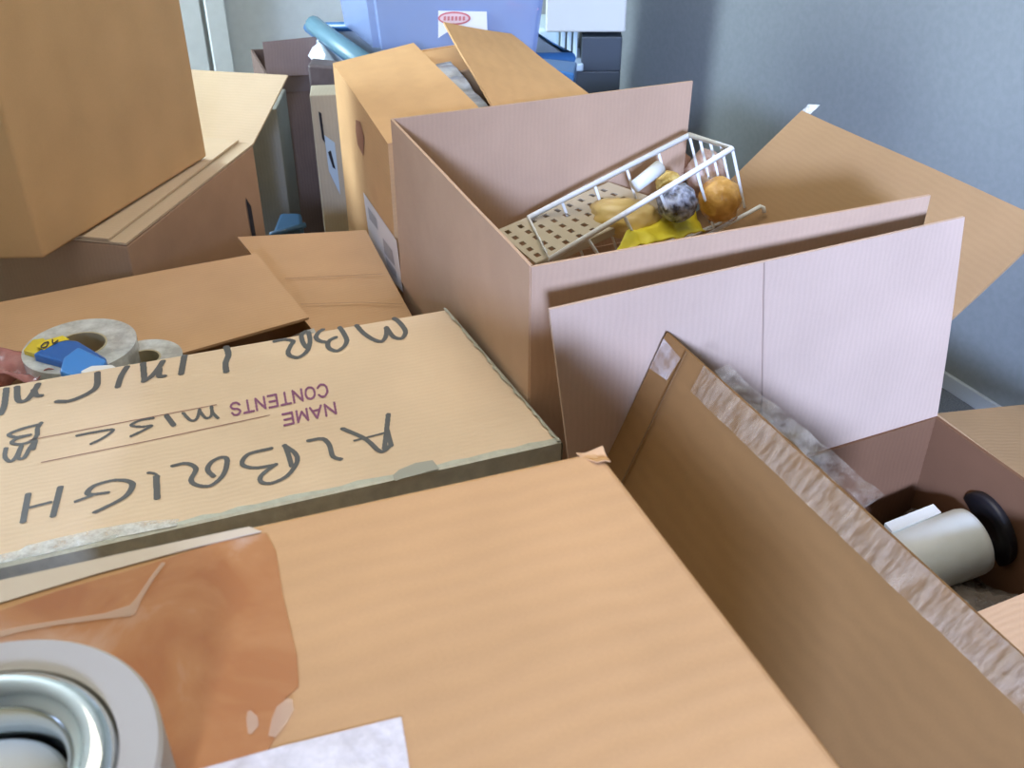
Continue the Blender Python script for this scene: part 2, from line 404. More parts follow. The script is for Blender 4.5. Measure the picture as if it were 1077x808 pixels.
ink = [swept([[(905,100),(940,125),(985,190),(960,240),(900,230),(850,165)], [(850,165),(850,215),(820,262),(760,250),(690,205),(640,150)],
              [(520,165),(545,200),(570,255),(550,300),(500,330),(450,315),(435,285),(450,255),(490,235)], [(435,270),(380,260),(352,235),(370,200),(400,180)],
              [(275,195),(250,220),(260,270),(285,305)], [(300,200),(310,260),(290,330),(230,375),(170,365),(155,335),(175,290),(190,262),(130,250),(60,262)]], 280, 320, z1, 2.9, 1.4),
       swept([[(525,235),(540,290),(520,350),(525,410)], [(228,300),(205,425)]], 160, 330, z1, 3.8),
       swept([[(340,150),(350,272)], [(345,275),(400,240),(440,195),(480,135)], [(455,190),(455,238),(488,240)], [(225,175),(185,240),(160,315)]], 100, 360, z1, 3.8),
       swept([[(690,150),(685,240),(640,285),(560,325),(480,350),(405,352)], [(45,262),(30,380),(5,440)], [(120,250),(130,345),(190,340),(240,280),(270,230)], [(240,270),(255,308),(290,310)]], 0, 370, z1, 4.0),
       swept([[(290,100),(265,140),(265,185)], [(270,112),(160,140),(65,180),(110,200),(210,185)], [(262,185),(230,225),(150,250),(85,242),(115,212),(190,190)],
              [(42,280),(35,340),(70,372),(110,345),(150,265)], [(150,268),(128,345),(170,345),(210,280),(250,225)], [(235,285),(252,228)]], 0, 430, z1, 3.0, 1.2),
       swept([[(545,190),(670,165),(800,148),(740,200),(645,248)]], 0, 430, z1, 2.0, 1.1),
       swept([[(275,200),(190,215),(120,250),(190,262),(265,255),(190,295),(120,328)], [(490,165),(540,215),(585,205),(605,140)], [(605,150),(650,200),(690,180),(690,122)], [(688,120),(700,165),(735,200)]], 120, 410, z1, 2.1, 1.1),
       swept([[(372,185),(420,248)]], 120, 410, z1, 3.3, 2),
       swept([[(160,160),(130,318)], [(342,120),(300,285)], [(605,152),(500,160),(530,115),(640,82),(720,85),(750,112),(700,180),(540,262)], [(885,60),(890,185)]], 0, 490, 5.385, 4.0, 1.3),
       swept([[(160,238),(290,205)], [(520,168),(425,203)], [(838,40),(870,42),(900,60)]], 0, 490, 5.385, 1.6, 1.2),
       swept([[(181.8,490),(196,487.4),(206,493),(201,505),(208,510.5),(222,510.5),(235,499),(238.8,484),(233,481),(222.5,486),(218.4,494),(224.5,501)]], 0, 0, 1, 3.3, 1.4),
       swept([[(488,385),(505,430),(522,490)], [(485,385),(540,425),(550,470),(500,540),(420,578),(365,572),(370,535),(440,482)], [(440,484),(330,500),(268,480),(300,430),(415,400)],
              [(610,360),(680,350),(715,380),(735,440),(775,455)], [(1020,225),(1012,300),(1000,400)], [(1030,385),(980,415),(900,350),(785,298)], [(1012,300),(1035,385)]], 200, 390, 4.895, 3.0, 1.5),
       swept([[(845,360),(1000,320)]], 200, 390, 4.895, 1.2, .9)]
for k_ in ink_meshes(set().union(*ink), dI): obj('handwritten_letter', k_, M_ink, A, recalc=False)
obj('printed_rule', join(ribbon_px([(30, 463), (228, 425.6)], dI, .0014), ribbon_px([(43, 486.5), (160, 463), (284, 436.6)], dI, .0014)), M_line, A, recalc=False)
GLY = {'C': [[(.95,.8),(.7,1),(.35,1),(.05,.72),(.05,.28),(.35,0),(.7,0),(.95,.2)]], 'O': [[(.5,1),(.15,.85),(.03,.5),(.15,.15),(.5,0),(.85,.15),(.97,.5),(.85,.85),(.5,1)]],
 'N': [[(.05,0),(.05,1)], [(.05,1),(.95,0)], [(.95,0),(.95,1)]], 'T': [[(0,1),(1,1)], [(.5,1),(.5,0)]], 'E': [[(.08,0),(.08,1)], [(.08,1),(.95,1)], [(.08,.52),(.85,.52)], [(.08,0),(.95,0)]],
 'S': [[(.92,.8),(.7,1),(.3,1),(.06,.77),(.3,.55),(.7,.46),(.95,.23),(.7,0),(.3,0),(.05,.2)]], 'A': [[(0,0),(.5,1)], [(.5,1),(1,0)], [(.2,.32),(.8,.32)]], 'M': [[(.03,0),(.03,1)], [(.03,1),(.5,.15)], [(.5,.15),(.97,1)], [(.97,1),(.97,0)]]}
def printed(txt, b0, b1, up):
    n = len(txt); st = []
    for k, ch in enumerate(txt):
        for g_ in GLY[ch]:
            st.append([(b0[0] + (b1[0]-b0[0])*(k + .10 + .76*x)/n + up[0]*y, b0[1] + (b1[1]-b0[1])*(k + .10 + .76*x)/n + up[1]*y) for x, y in g_])
    for k_ in ink_meshes(swept(st, 0, 0, 1, 1.25, 1.1), dI): obj('printed_letter', k_, M_purple, A, recalc=False)
printed('CONTENTS', (344.5, 403.5), (240, 425.5), (2, 12))
printed('NAME', (353.5, 423), (294.5, 436.5), (2, 11.5))
# grey tape wrapped round the front and right edges
def wrapfold(p, q, inn, w_top, w_side, m, name, lab=None, lift=.0012, n=40, jag=.0):
    bm = bmesh.new(); rows = []; random.seed(7)
    out = -inn
    for i in range(n+1):
        s = p.lerp(q, i/n); j1 = 1 + random.uniform(-jag, jag); 
        pts = [s + inn*w_top*j1 + V(0, 0, lift), s + inn*.003 + V(0, 0, lift), s + out*.001 - V(0, 0, .0006), s + out*lift - V(0, 0, .004), s + out*lift - V(0, 0, w_side)]
        rows.append([bm.verts.new(x) for x in pts])
    for i in range(n):
        for k in range(4): bm.faces.new((rows[i][k], rows[i+1][k], rows[i+1][k+1], rows[i][k+1]))
    o = obj(name, bm, m, A)
    if lab: o['label'] = lab
    return o
innA = Vector((-ld.y, ld.x, 0)); innA = innA if innA.dot(a1 - a0) > 0 else -innA
wrapfold(a0, a3, innA, .010, .065, M_tapegrey, 'tape', 'grey-green aged tape strip along the edge', jag=.25)
er = (a1 - a0).normalized(); inr = Vector((-er.y, er.x, 0)); inr = inr if inr.dot(a3 - a0) > 0 else -inr
wrapfold(a0, a1, inr, .006, .055, M_tapegrey, 'tape', 'grey loose tape down the side', lift=.003, jag=.4)
obj('tape', polyplate([(413, 500), (420, 494), (437, 487), (455, 484), (462, 493), (440, 499), (421, 504), (416, 506)], dA - .002, .0004), flat('milky_tape', (.50, .50, .42), .35, alpha=.7), A)
obj('tape', polyplate([(-20, 588), (20, 579), (28, 574), (60, 566), (100, 557), (150, 548), (188, 546), (186, 553), (120, 566), (60, 580), (-20, 597)], dA - .0021, .0004), M_tapewhite, A)

# ---- big open box with the basket -----------------------------------------
WFL, WBL, WBR, WFR = P(558, 280, .55), P(412, 125, .55), P(728, 85, .55), P(978, 205, .55)
rimW = .86
w = thing('cardboard_box', at((WFL + WBR)/2, 0), 'large open box holding the white wire basket, flaps standing up', CB)
obj('box_body', openbox([WFL, WFR, WBR, WBL], 0, H - rimW), K_pink, w)
zr = H - rimW
def up(p, z): return Vector((p.x, p.y, z))
flap(w, [up(WFL, zr), up(WFR, zr), WFR, WFL], K_pink, .003, 1)
flap(w, [up(WBL, zr), up(WBR, zr), WBR, WBL], K_pink, .003, 2)
flap(w, [up(WFL, zr), up(WBL, zr), WBL, WFL], K_pink, .003, 3)
hB = up(WBR, zr) + D2*0; hF = up(WFR, zr)
oB = hB + V(.2655*.93, .2655*.37, .2206); oF = hF + V(.2655*.93, .2655*.37, .2206)
flap(w, [hB, hF, oF, oB], card('kraft_tan_flap', (.35, .215, .105), ang=-R(22)), .008, 4)
obj('tape', sheet([oB + (oF-oB)*.0, oB + (oF-oB)*.04, oB + (oF-oB)*.04 + V(.02, .008, .017), oB + V(.012, .004, .012)], 4, 3, .0005, .004, 9), M_tapewhite, w)
# crease band on the left flap, front-flap seam
# ---- wire basket -----------------------------------------------------------
TL, TR = P(725, 142, .62), P(770, 156, .60); BL_, BR_ = P(748, 240, .84), P(784, 222, .80)
LN, LF = P(578, 273, .75), P(556, 229, .725)
offn = BR_ - TR; offf = BL_ - TL
LNb = LN + offn*.75; LFb = LF + offf*.6
bk = thing('wire_basket', at((TR + LN)/2, .62), 'white coated wire basket tilted inside the large open box', 'basket')
obj('rim', tube([TL, TR, LN, LF, TL], 0.0052, 8), M_wire, bk, True)
ws = []
for i in range(6):
    t = i/5; a_ = TR.lerp(LN, t); b_ = BR_.lerp(LNb, t); c_ = BL_.lerp(LFb, t); d_ = TL.lerp(LF, t)
    ws.append(tube([a_, b_, c_, d_], .0030, 6))
for i in range(1, 4):
    t = i/4; a_ = TL.lerp(TR, t); b_ = BL_.lerp(BR_, t); c_ = LFb.lerp(LNb, t); d_ = LF.lerp(LN, t)
    ws.append(tube([a_, b_, c_, d_], .0030, 6))
obj('wire_frame', join(*ws), M_wire, bk, True)
h0 = P(752, 243, .80); h1 = P(800, 217, .76)
obj('handle', tube([h0 + (h0-h1)*.3, h0, h1, h1 + V(.006, 0, -.003), h1 + V(.008, -.003, -.012)], .0042, 8), M_wire, bk, True)
# ring beside it
rc = P(769, 227, .76); 
tag(obj('metal_ring', tube([rc + V(.011*math.cos(t), 0, .011*math.sin(t)) for t in [k*math.pi/10 for k in range(20)]], .0018, 6, True), flat('steel', (.75, .75, .75), .2, 1), None, True), 'small shiny metal ring by the basket hook', 'ring')
# perforated beige tray
pa, pb, pc, pd = P(522, 243, .73), P(640, 192, .72), P(702, 214, .74), P(563, 277, .76)
pt = thing('plastic_basket', at((pa + pc)/2, .62), 'beige plastic basket with square holes lying beside the wire basket', 'basket')
M_beige = flat('beige_plastic', (.50, .43, .30), .45)
obj('perforated_side', sheet([pa, pb, pc, pd], 29, 11, .0025, 0, 0, None, 3, lambda i, j: (i % 3 == 1 and j % 2 == 1 and 0 < i < 28)), M_beige, pt)
nn = (pb-pa).cross(pd-pa).normalized(); nn = nn if nn.dot(ray(600, 230)) > 0 else -nn
obj('end_wall', sheet([pa, pb, pb + nn*.02, pa + nn*.02], 6, 4, .0025), M_beige, pt)
obj('side_wall', sheet([pd, pc, pc + nn*.02, pd + nn*.02], 6, 4, .0025), M_beige, pt)
# things inside the basket
def item(name, px, py, drop, r, m, lab, cat, amp=.15, f=20, seed=1):
    c = P(px, py, drop); return tag(obj(name, blob(c, r, amp, f, seed), m, None, True), lab, cat)
m_foil = noisy('crinkled_dark_foil', (.02, .025, .04), (.45, .48, .55), 75, .25, .9, spec=.9)
item('wrapped_ball', 712, 213, .71, (.036, .036, .036), m_foil, 'dark ball in crinkled clear film inside the wire basket', 'ball', .10, 24, 2)
m_amb = noisy('amber_beads', (.45, .20, .03), (.75, .42, .10), 38, .12, .6)
item('amber_bag', 757, 210, .73, (.040, .040, .043), m_amb, 'round see-through bag of amber pieces at the right end of the basket', 'bag', .08, 22, 3)
m_yel = noisy('yellow_cloth', (.72, .58, .02), (.85, .74, .06), 20, .55, .4)
c = P(700, 247, .80)
tag(obj('yellow_cloth', sheet([P(648, 264, .75), P(742, 243, .77), P(728, 222, .755), P(662, 240, .745)], 24, 14, .004, .014, 5, None, 38), m_yel, None, True), 'bright yellow cloth under the dark ball in the basket', 'cloth')
m_ycl = noisy('yellowish_packet', (.55, .38, .10), (.70, .52, .22), 14, .3, .3)
item('yellow_packet', 655, 228, .745, (.068, .045, .036), m_ycl, 'cloudy yellow plastic packet behind the basket wires', 'packet', .18, 18, 5)
item('sponge', 703, 192, .70, (.024, .02, .022), noisy('yellow_sponge', (.6, .42, .1), (.75, .55, .18), 80, .9, .6), 'small yellow sponge behind the dark ball', 'sponge', .1, 25, 6)
tb = P(668, 196, .68); te = P(694, 176, .66)
ob = tag(obj('tube', join(tube([tb, tb.lerp(te, .5), te], lambda t: .0115 + .002*t, 14)), flat('white_plastic', (.72, .74, .68), .4), None, True), 'short white plastic tube sticking up from the basket', 'tube')
m_brn = noisy('brown_fluff', (.16, .07, .03), (.34, .17, .09), 30, .9, .6)
item('brown_packet', 694, 178, .74, (.062, .05, .055), m_brn, 'brown crumpled packet at the back of the basket', 'packet', .2, 16, 7)
item('cloth_bundle', 742, 186, .74, (.040, .045, .050), noisy('mixed_cloth', (.30, .14, .08), (.62, .50, .42), 26, .7, .5), 'brown and cream bundle behind the amber bag', 'bundle', .2, 18, 8)
# paper filling the box under the basket
fp = [up(WFL, .56), up(WFR, .56), up(WBR, .56), up(WBL, .56)]; cc = sum(fp, Vector())/4
fp = [cc + (p-cc)*.94 for p in fp]
tag(obj('packing_paper', join(sheet(fp, 50, 50, .004, .09, 3, None, 9)), noisy('kraft_paper', (.34, .22, .12), (.42, .28, .16), 8, .8, .3)), 'crumpled brown paper under the baskets in the large open box', 'paper')

# ---- right open box ---------------------------------------------------------
rimR = .88; zR = H - rimR
RBR = Vector((.655, 1.267, zR)); RBL = Vector((.085, 1.01, zR)); dd = Vector((.405, -.914, 0))
RFR = RBR + dd*.60; RFL = RBL + dd*.60
r = thing('cardboard_box', at((RBR + RFL)/2, 0), 'open box at lower right holding a white roll, tall flaps raised', CB)
obj('box_body', openbox([RBL, RFL, RFR, RBR], 0, zR), card('kraft_shaded_inside', (.19, .095, .05), ang=-R(22)), r)  # shade inside this box put into a darker board colour
rt1, rt2 = P(577, 325, .55), P(1014, 228, .55)
K_pk2 = card('kraft_grey_pink', (.56, .40, .29), ang=-R(22), axis='X', flute=.2)
flap(r, [RBL, RBR, rt2, rt1], K_pk2, .004, 6)
# scored line of the back flap
nb = (RBR-RBL).cross(rt1-RBL).normalized(); nb = nb if nb.y < 0 else -nb
s0 = RBL.lerp(RBR, .47) + nb*.0036; s1 = rt1.lerp(rt2, .47) + nb*.0036; ux = (RBR-RBL).normalized()
T = P(703, 350, .612); T2 = P(1077, 690, .612); tdir = (T2 - T).normalized(); T2 = T + tdir*.62
NL_ = (RFL-RBL).cross(T-RBL).normalized(); NL_ = NL_ if NL_.x < 0 else -NL_
lf = flap(r, [RBL, RFL, T2, T], K_shaded, .006, 7)
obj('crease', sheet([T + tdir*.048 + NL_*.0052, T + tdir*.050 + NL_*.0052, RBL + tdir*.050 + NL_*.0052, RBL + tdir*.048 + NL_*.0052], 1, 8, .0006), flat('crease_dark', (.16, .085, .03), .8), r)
# crinkled tape folded over the raised edge of the left flap
nl = (RFL-RBL).cross(T-RBL).normalized(); nl = nl if nl.x < 0 else -nl
dn = (RBL - T).normalized()
e0 = T + tdir*.085 + nl*.0045; e1 = T + tdir*.60 + nl*.0045
obj('tape', sheet([e0 + dn*.034, e1 + dn*.034, e1 - dn*.001, e0 - dn*.001], 60, 4, .0006, .0018, 4, None, 60), M_taperib, r)
e0b = T + tdir*.10; e1b = T + tdir*.36; tb_ = (-dn*.35 + V(.9, .4, .05)).normalized()
obj('tape', sheet([e0b + tb_*.002, e1b + tb_*.002, e1b + tb_*.026, e0b + tb_*.02], 40, 4, .0005, .006, 5, None, 40), film('loose_clear_tape', (.5, .45, .38), .02, .2, 40, .12, (1, 1, 1), .8), r)
obj('tape', sheet([T + nl*.005 + dn*.008 + tdir*.002, T + nl*.005 + dn*.012 + tdir*.045, T + nl*.005 + dn*.045 + tdir*.04, T + nl*.005 + dn*.05 + tdir*.002], 4, 4, .0005, .001, 3), film('tape_corner', (.8, .72, .66), .1, .45, 40, .08), r)
# right and front flaps
K_rf = card('kraft_flap_brown', (.42, .27, .14), ang=-R(22), axis='Y')
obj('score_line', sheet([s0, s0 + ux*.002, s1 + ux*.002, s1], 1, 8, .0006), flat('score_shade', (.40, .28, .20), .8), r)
flap(r, [RBR, RFR, RFR + V(.255, .149, -.08), RBR + V(.255, .149, -.08)], K_rf, .006, 8)
ffl, ffr = RFL.lerp(RFR, .03), RFR.lerp(RFL, .02); d1r = (RFR - RFL).normalized()
flap(r, [ffl, ffr, ffr - dd*.25 + V(0, 0, .02), ffl - dd*.25 + V(0, 0, .02)], K_mid, .004, 9)
# contents
ca = P(1026, 567, 1.0); cb = P(938, 600, 1.03); ax = (cb - ca).normalized()
roll = thing('paper_roll', cb, 'white roll lying in the open box at lower right', 'roll')
obj('roll_body', lathe([(.010, 0), (.043, 0), (.049, .004), (.051, .012), (.051, .19), (.047, .196), (.010, .196)], ca, ax, 48), noisy('white_roll', (.74, .78, .72), (.84, .88, .83), 12, .45, .05), roll, True)
pc_ = ca - ax*.016 + V(.014, .012, .006)
tag(obj('round_lid', lathe([(.001, 0), (.056, 0), (.058, .002), (.058, .011), (.056, .013), (.001, .012)], pc_, ax, 48), M_black, None, True), 'black round lid behind the end of the white roll', 'lid')
q0 = P(930, 552, .98); q1 = P(981, 532, .97)
wv = V(.012, -.030, -.004)
tag(obj('white_bracket', sheet([q0, q1, q1 + wv*.55, q0 + wv*.55], 6, 3, .008), flat('cream_plastic', (.75, .72, .60), .45)), 'flat cream plastic strip beside the white roll', 'strip')
fr = [RBL, RFL, RFR, RBR]; cc = sum(fr, Vector())/4; fr = [V((cc + (p-cc)*.93).x, (cc + (p-cc)*.93).y, .505) for p in fr]
tag(obj('bubble_wrap', sheet(fr, 60, 60, .003, .05, 8, lambda u, v: .006*math.sin(u*120)*math.sin(v*120), 10), film('clear_wrap_shaded', (.20, .17, .14), .45, .9, 22, .12, (1, 1, 1), .7), None, True), 'crinkled clear wrapping filling the right open box', 'wrapping')  # wrap colour darkened to carry the shade inside the box
cf = [V((cc + (p-cc)*.93).x, (cc + (p-cc)*.93).y, .36) for p in (RBL, RFL, RFR, RBR)]
tag(obj('packing_paper', sheet(cf, 30, 30, .004, .05, 9, None, 8), noisy('dark_kraft_paper', (.15, .09, .05), (.22, .14, .08), 8, .8, .3)), 'brown paper beneath the clear wrap in the right open box', 'paper')

# ---- orange-tan box behind ---------------------------------------------------
dC = .61
cNL, cBL = P(408, 152, dC), P(350, 67, dC); cd2 = (cBL - cNL).normalized()
cBR = P(537, 38, dC); cNR = cBR - cd2*(cBL - cNL).length
c_ = thing('cardboard_box', at((cNL + cBR)/2, 0), 'orange-tan box with half-open lid flaps in front of the blue tote', CB)
zC = H - dC
obj('box_body', openbox([cNL, cNR, cBR, cBL], 0, zC), K_orange, c_)
g = P(435, 45, .585); flap(c_, [cNL, cBL, g, g + (cNL - cBL)*.98], K_orange, .006, 11)
g1 = P(465, 30, .555); g2 = P(510, 110, .575); g2 = g1 + (g2 - g1)*1.12
flap(c_, [cBR, cNR, g2, g1], K_orange, .006, 12, fn=lambda u, v: -.012*v*v)
mid = (cBR - cBL)
flap(c_, [cBL + V(0, 0, -.004), cBR + V(0, 0, -.004), cBR - cd2*.17 + V(0, 0, -.012), cBL - cd2*.17 + V(0, 0, -.012)], K_orange, .002, 13)
zz = V(0, 0, .003)
sl = [P(447, 66, .612), P(474, 64, .612), P(512, 112, .615), P(488, 112, .615)]
tag(obj('silver_packet', sheet([sl[0], sl[1], sl[2] + (sl[2]-sl[1])*.3, sl[3] + (sl[3]-sl[0])*.3], 20, 24, .004, .010, 3, None, 14), noisy('silver_film', (.35, .38, .36), (.72, .76, .74), 26, .22, .6), None, True), 'silvery plastic packet showing in the gap of the orange-tan box', 'packet')
nC = cd2.cross(V(0, 0, 1)); nC = nC if nC.x < 0 else -nC
cl0 = cNL + nC*.0015
def onC(px, py): return Q(px, py, cl0, nC)
def plate(pts, m, parent, name, push=None, lab=None):
    bm = bmesh.new(); bm.faces.new([bm.verts.new(p + (push or V(0, 0, 0))) for p in pts])
    o = obj(name, bm, m, parent, recalc=False)
    if lab: o['label'] = lab
    return o
plate([onC(382, 202), onC(417, 253), onC(424, 308), onC(391, 270)], flat('white_paper', (.72, .68, .66), .6), c_, 'shipping_label', lab='white paper label')
bs = bmesh.new()
for (x0, y0, x1, y1, x2, y2, x3, y3) in [(387, 217, 396, 230, 398, 242, 389, 230), (403, 250, 413, 264, 416, 280, 405, 266), (406, 270, 417, 285, 418, 293, 408, 280)]:
    bs.faces.new([bs.verts.new(onC(*q) + nC*.001) for q in ((x0, y0), (x1, y1), (x2, y2), (x3, y3))])
obj('label_print', bs, flat('grey_print', (.38, .36, .36), .6), c_, recalc=False)
plate([onC(374, 126), onC(379, 128), onC(383, 145), onC(382, 164), onC(376, 152), onC(374, 138)], flat('reddish_hole', (.30, .12, .05), .8), c_, 'handle_hole')

# ---- low box with loose flaps behind the handwritten one ----------------------
dM = .875
mb = [V(-.13, 1.42, 0), V(-.27, 1.81, 0), V(-.95, 1.53, 0), V(-.80, 1.165, 0)]
M_ = thing('cardboard_box', at((mb[0] + mb[2])/2, 0), 'lower tan box with crossed loose flaps behind the handwritten box', CB)
obj('box_body', openbox(mb, 0, H - dM - .005), K_mid, M_)
flap(M_, [P(250, 250, .862), P(385, 243, .862), P(434, 335, .868), P(338, 360, .868)], K_mid, .002, 14)
flap(M_, [P(-220, 360, .832), P(270, 268, .832), P(325, 335, .828), P(-220, 489, .828)], K_mid, .003, 15)
s0 = P(292, 292, .8585); s1 = P(418, 285, .8585)
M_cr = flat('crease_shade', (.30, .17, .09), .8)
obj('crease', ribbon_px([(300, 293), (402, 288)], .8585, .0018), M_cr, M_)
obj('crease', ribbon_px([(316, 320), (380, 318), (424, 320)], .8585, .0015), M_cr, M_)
obj('tape', sheet([P(225, 377, .862), P(330, 346, .862), P(335, 356, .866), P(215, 392, .866)], 20, 5, .0006, .004, 3, None, 40), M_tapewhite, M_)
# rolls of clear tape and dispenser lying on it
M_roll = film('clear_tape_roll', (.66, .69, .66), .55, .95, 26, .12)
zM = H - .835 + .0025
def roll_at(px, py, ro, ri, h, name, lab, m, extra=0):
    c = P(px, py, H - zM - h - extra); c.z = zM + extra
    o = thing(name, c, lab, 'tape', 'clear tape rolls')
    obj('tape_winding', lathe([(ri, 0), (ro, 0), (ro, h), (ri, h)], c, seg=64), m, o)
    obj('core', lathe([(ri - .003, .001), (ri, .001), (ri, h + .0005), (ri - .003, h + .0005)], c, seg=64), flat('card_core', (.42, .36, .22), .7), o)
    return o, c
r1, c1 = roll_at(84, 363, .083, .040, .05, 'tape_roll', 'larger clear tape roll with the blue and yellow dispenser on it', M_roll)
r2, c2 = roll_at(151, 377, .058, .026, .030, 'tape_roll', 'smaller clear tape roll at the right of the dispenser', M_roll, 0)
disp = thing('tape_dispenser', c1 + V(-.03, -.06, .05), 'blue plastic tape dispenser with yellow label and white tip', 'dispenser')
dz = H - (zM + .062)
def solid(pts, d0, h, m, name, parent, bev=.004):
    q = [P(x, y, d0) for x, y in pts]; zt = H - d0
    return obj(name, prism(q, zt - h, zt, bev, 2), m, parent)
M_blue = flat('blue_plastic', (.03, .14, .45), .3); M_blue2 = flat('light_blue_plastic', (.06, .27, .70), .3)
solid([(34, 372), (62, 356), (82, 358), (112, 376), (104, 386), (64, 380)], dz, .02, M_blue, 'handle', disp)
solid([(66, 376), (82, 364), (112, 378), (104, 392), (84, 398), (62, 390)], dz - .008, .02, M_blue2, 'cutter_guard', disp)
o_ = polyplate([(38, 364), (47, 358), (66, 353), (73, 357), (60, 360), (46, 368)], dz - .0006, .0004); tag(obj('label', o_, flat('yellow_label', (.80, .62, .04), .4), disp), 'yellow label')
m_dp = flat('dark_print', (.04, .04, .06), .5)
for k_ in ink_meshes(swept([[(46, 361), (43, 365), (48, 365), (51, 360), (46, 361)], [(55, 357), (56, 361), (61, 358)]], 0, 0, 1, .8, .7), dz - .002): obj('label_print', k_, m_dp, disp, recalc=False)
solid([(24, 368), (34, 357), (46, 355), (50, 360), (38, 372)], dz + .004, .015, flat('yellow_plastic', (.70, .54, .05), .4), 'yellow_end', disp, .002)
solid([(84, 390), (96, 384), (118, 383), (123, 386), (110, 391), (90, 396)], dz - .014, .012, flat('white_tip', (.85, .85, .82), .35), 'blade_cover', disp, .003)
pk = P(20, 385, .79)
tag(obj('plastic_bag', sheet([P(-60, 372, .80), P(20, 368, .80), P(66, 392, .79), P(-60, 418, .80)], 30, 20, .002, .03, 6, lambda u, v: .02*math.sin(math.pi*u)*math.sin(math.pi*v), 26), film('pinkish_bag', (.50, .22, .20), .55, .95, 24, .15, (1, 1, 1), .8), None, True), 'crumpled pinkish clear plastic bag left of the blue dispenser', 'bag')

# ---- left open box and the tall box standing on it ------------------------------
dL = .80; zL = H - dL
lN, lF = P(133, 257, dL), P(266, 152, dL); u_ = (lF - lN).normalized(); lp = Vector((-u_.y, u_.x, 0)); lF2 = lF + lp*.6; lN2 = lN + lp*.6
l = thing('cardboard_box', at((lN + lF2)/2, 0), 'box with a pale raised rear flap underneath the tall box at left', CB)
obj('box_body', prism([lN, lF, lF2, lN2], 0, zL - .004, .003), card('kraft_shade_brown', (.46, .30, .19), ang=R(10)), l)
flap(l, [lN + V(0, 0, .0), lF, lF + lp*.26, lN + lp*.26], K_pale2, .001, 16)
flap(l, [lN + lp*.035 + V(0, 0, .006), lF + lp*.035 + V(0, 0, .006), lF + lp*.55 + V(0, 0, .006), lN + lp*.55 + V(0, 0, .006)], K_pale2, .001, 17)
tf = P(303, 80, .70); flap(l, [lF, lF2, tf + lp*.62, tf], K_pale2, .004, 18)
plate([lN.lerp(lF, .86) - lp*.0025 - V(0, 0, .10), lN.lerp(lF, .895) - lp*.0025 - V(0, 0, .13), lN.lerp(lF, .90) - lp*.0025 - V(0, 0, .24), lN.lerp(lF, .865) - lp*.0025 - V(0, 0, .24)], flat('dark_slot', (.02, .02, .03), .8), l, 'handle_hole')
zT = zL + .012
tN, tF = P(47, 272, H - zT), P(218, 165, H - zT); tp = Vector((-.985, -.06, 0)); tF2 = tF + tp*.42; tN2 = tN + tp*.42
t = thing('cardboard_box', at((tN + tF2)/2, zT), 'tall closed tan box standing on another at upper left', CB)
tbm = prism([tN, tF, tF2, tN2], zT, zT + .62, .006, 3)
obj('box_body', tbm, K_tall, t)

# ---- dark clutter between ---------------------------------------------------------
d_ = thing('cardboard_box', V(-.60, 2.95, 0), 'dark brown tall box with raised front flap in the far gap', CB)
q = [V(-.69, 2.83, 0), V(-.563, 2.85, 0), V(-.563, 3.15, 0), V(-.80, 3.12, 0)]
obj('box_body', openbox(q, 0, .745), K_shadow, d_)
K_lit = card('board_lit_flap', (.24, .18, .17), var=.1)  # lit flap painted lighter than the box below it
flap(d_, [V(-.69, 2.828, .745), V(-.563, 2.848, .745), V(-.545, 2.87, .845), V(-.695, 2.85, .835)], K_lit, .002, 19)
plate([V(-.687, 2.8275, .70), V(-.566, 2.8465, .70), V(-.566, 2.8465, .742), V(-.687, 2.8275, .742)], flat('tape_sheen', (.13, .095, .085), .35), d_, 'tape')
gq = [PY(268, 150, 2.62), PY(300, 130, 2.66)]
g_ = thing('cardboard_box', V(-.70, 2.7, 0), 'grey-green narrow box standing beside the dark brown one', CB)
x0 = -.735; obj('box_body', prism([V(x0, 2.60, 0), V(-.625, 2.62, 0), V(-.635, 2.80, 0), V(x0, 2.78, 0)], 0, .72, .003), K_grey, g_)
bn = thing('storage_bin', V(-.62, 2.5, 0), 'blue plastic bin corner low in the dark gap', 'bin')
M_binb = flat('blue_bin', (.04, .10, .18), .4)
obj('bin_body', prism([V(-.64, 2.44, 0), V(-.565, 2.50, 0), V(-.585, 2.585, 0), V(-.645, 2.585, 0)], 0, .44, .01), M_binb, bn)
obj('rim', tube([V(-.64, 2.435, .44), V(-.56, 2.50, .44)], .008), M_binb, bn, True)
e_ = thing('cardboard_box', V(-.40, 2.55, 0), 'pale narrow box with blue and white print left of the orange-tan box', CB)
eq = [V(-.503, 2.47, 0), V(-.33, 2.50, 0), V(-.35, 2.58, 0), V(-.515, 2.56, 0)]
obj('box_body', prism(eq, 0, .80, .003), card('board_pale_olive', (.42, .37, .27), var=.08), e_)
def onE(px, py): return Q(px, py, V(-.503, 2.468, 0), V(.17, -1, 0).normalized())
plate([onE(341, 142), onE(352, 150), onE(358, 205), onE(346, 180)], flat('blue_white_print', (.40, .52, .60), .5), e_, 'printed_panel', lab='pale blue printed panel')
eb = bmesh.new()
for pts in [[(335, 117), (338, 119), (342, 150), (339, 146)], [(345, 160), (348, 158), (353, 178), (350, 176)]]:
    eb.faces.new([eb.verts.new(onE(*q_) + V(0, -.001, 0)) for q_ in pts])
obj('printed_mark', eb, M_black, e_, recalc=False)
bx = [P(322, 92, .76), P(341, 86, .76)]
tag(obj('brown_case', prism([V(-.53, 2.62, 0), V(-.455, 2.60, 0), V(-.45, 2.66, 0), V(-.53, 2.69, 0)], 0, .835, .006), noisy('dark_case', (.07, .05, .05), (.14, .11, .11), 12, .5, .2)), 'dark brown case squeezed below the white paper by the tote', 'case')
ppq = [P(324, 58, .74), P(333, 40, .72), P(342, 58, .72), P(338, 73, .76)]
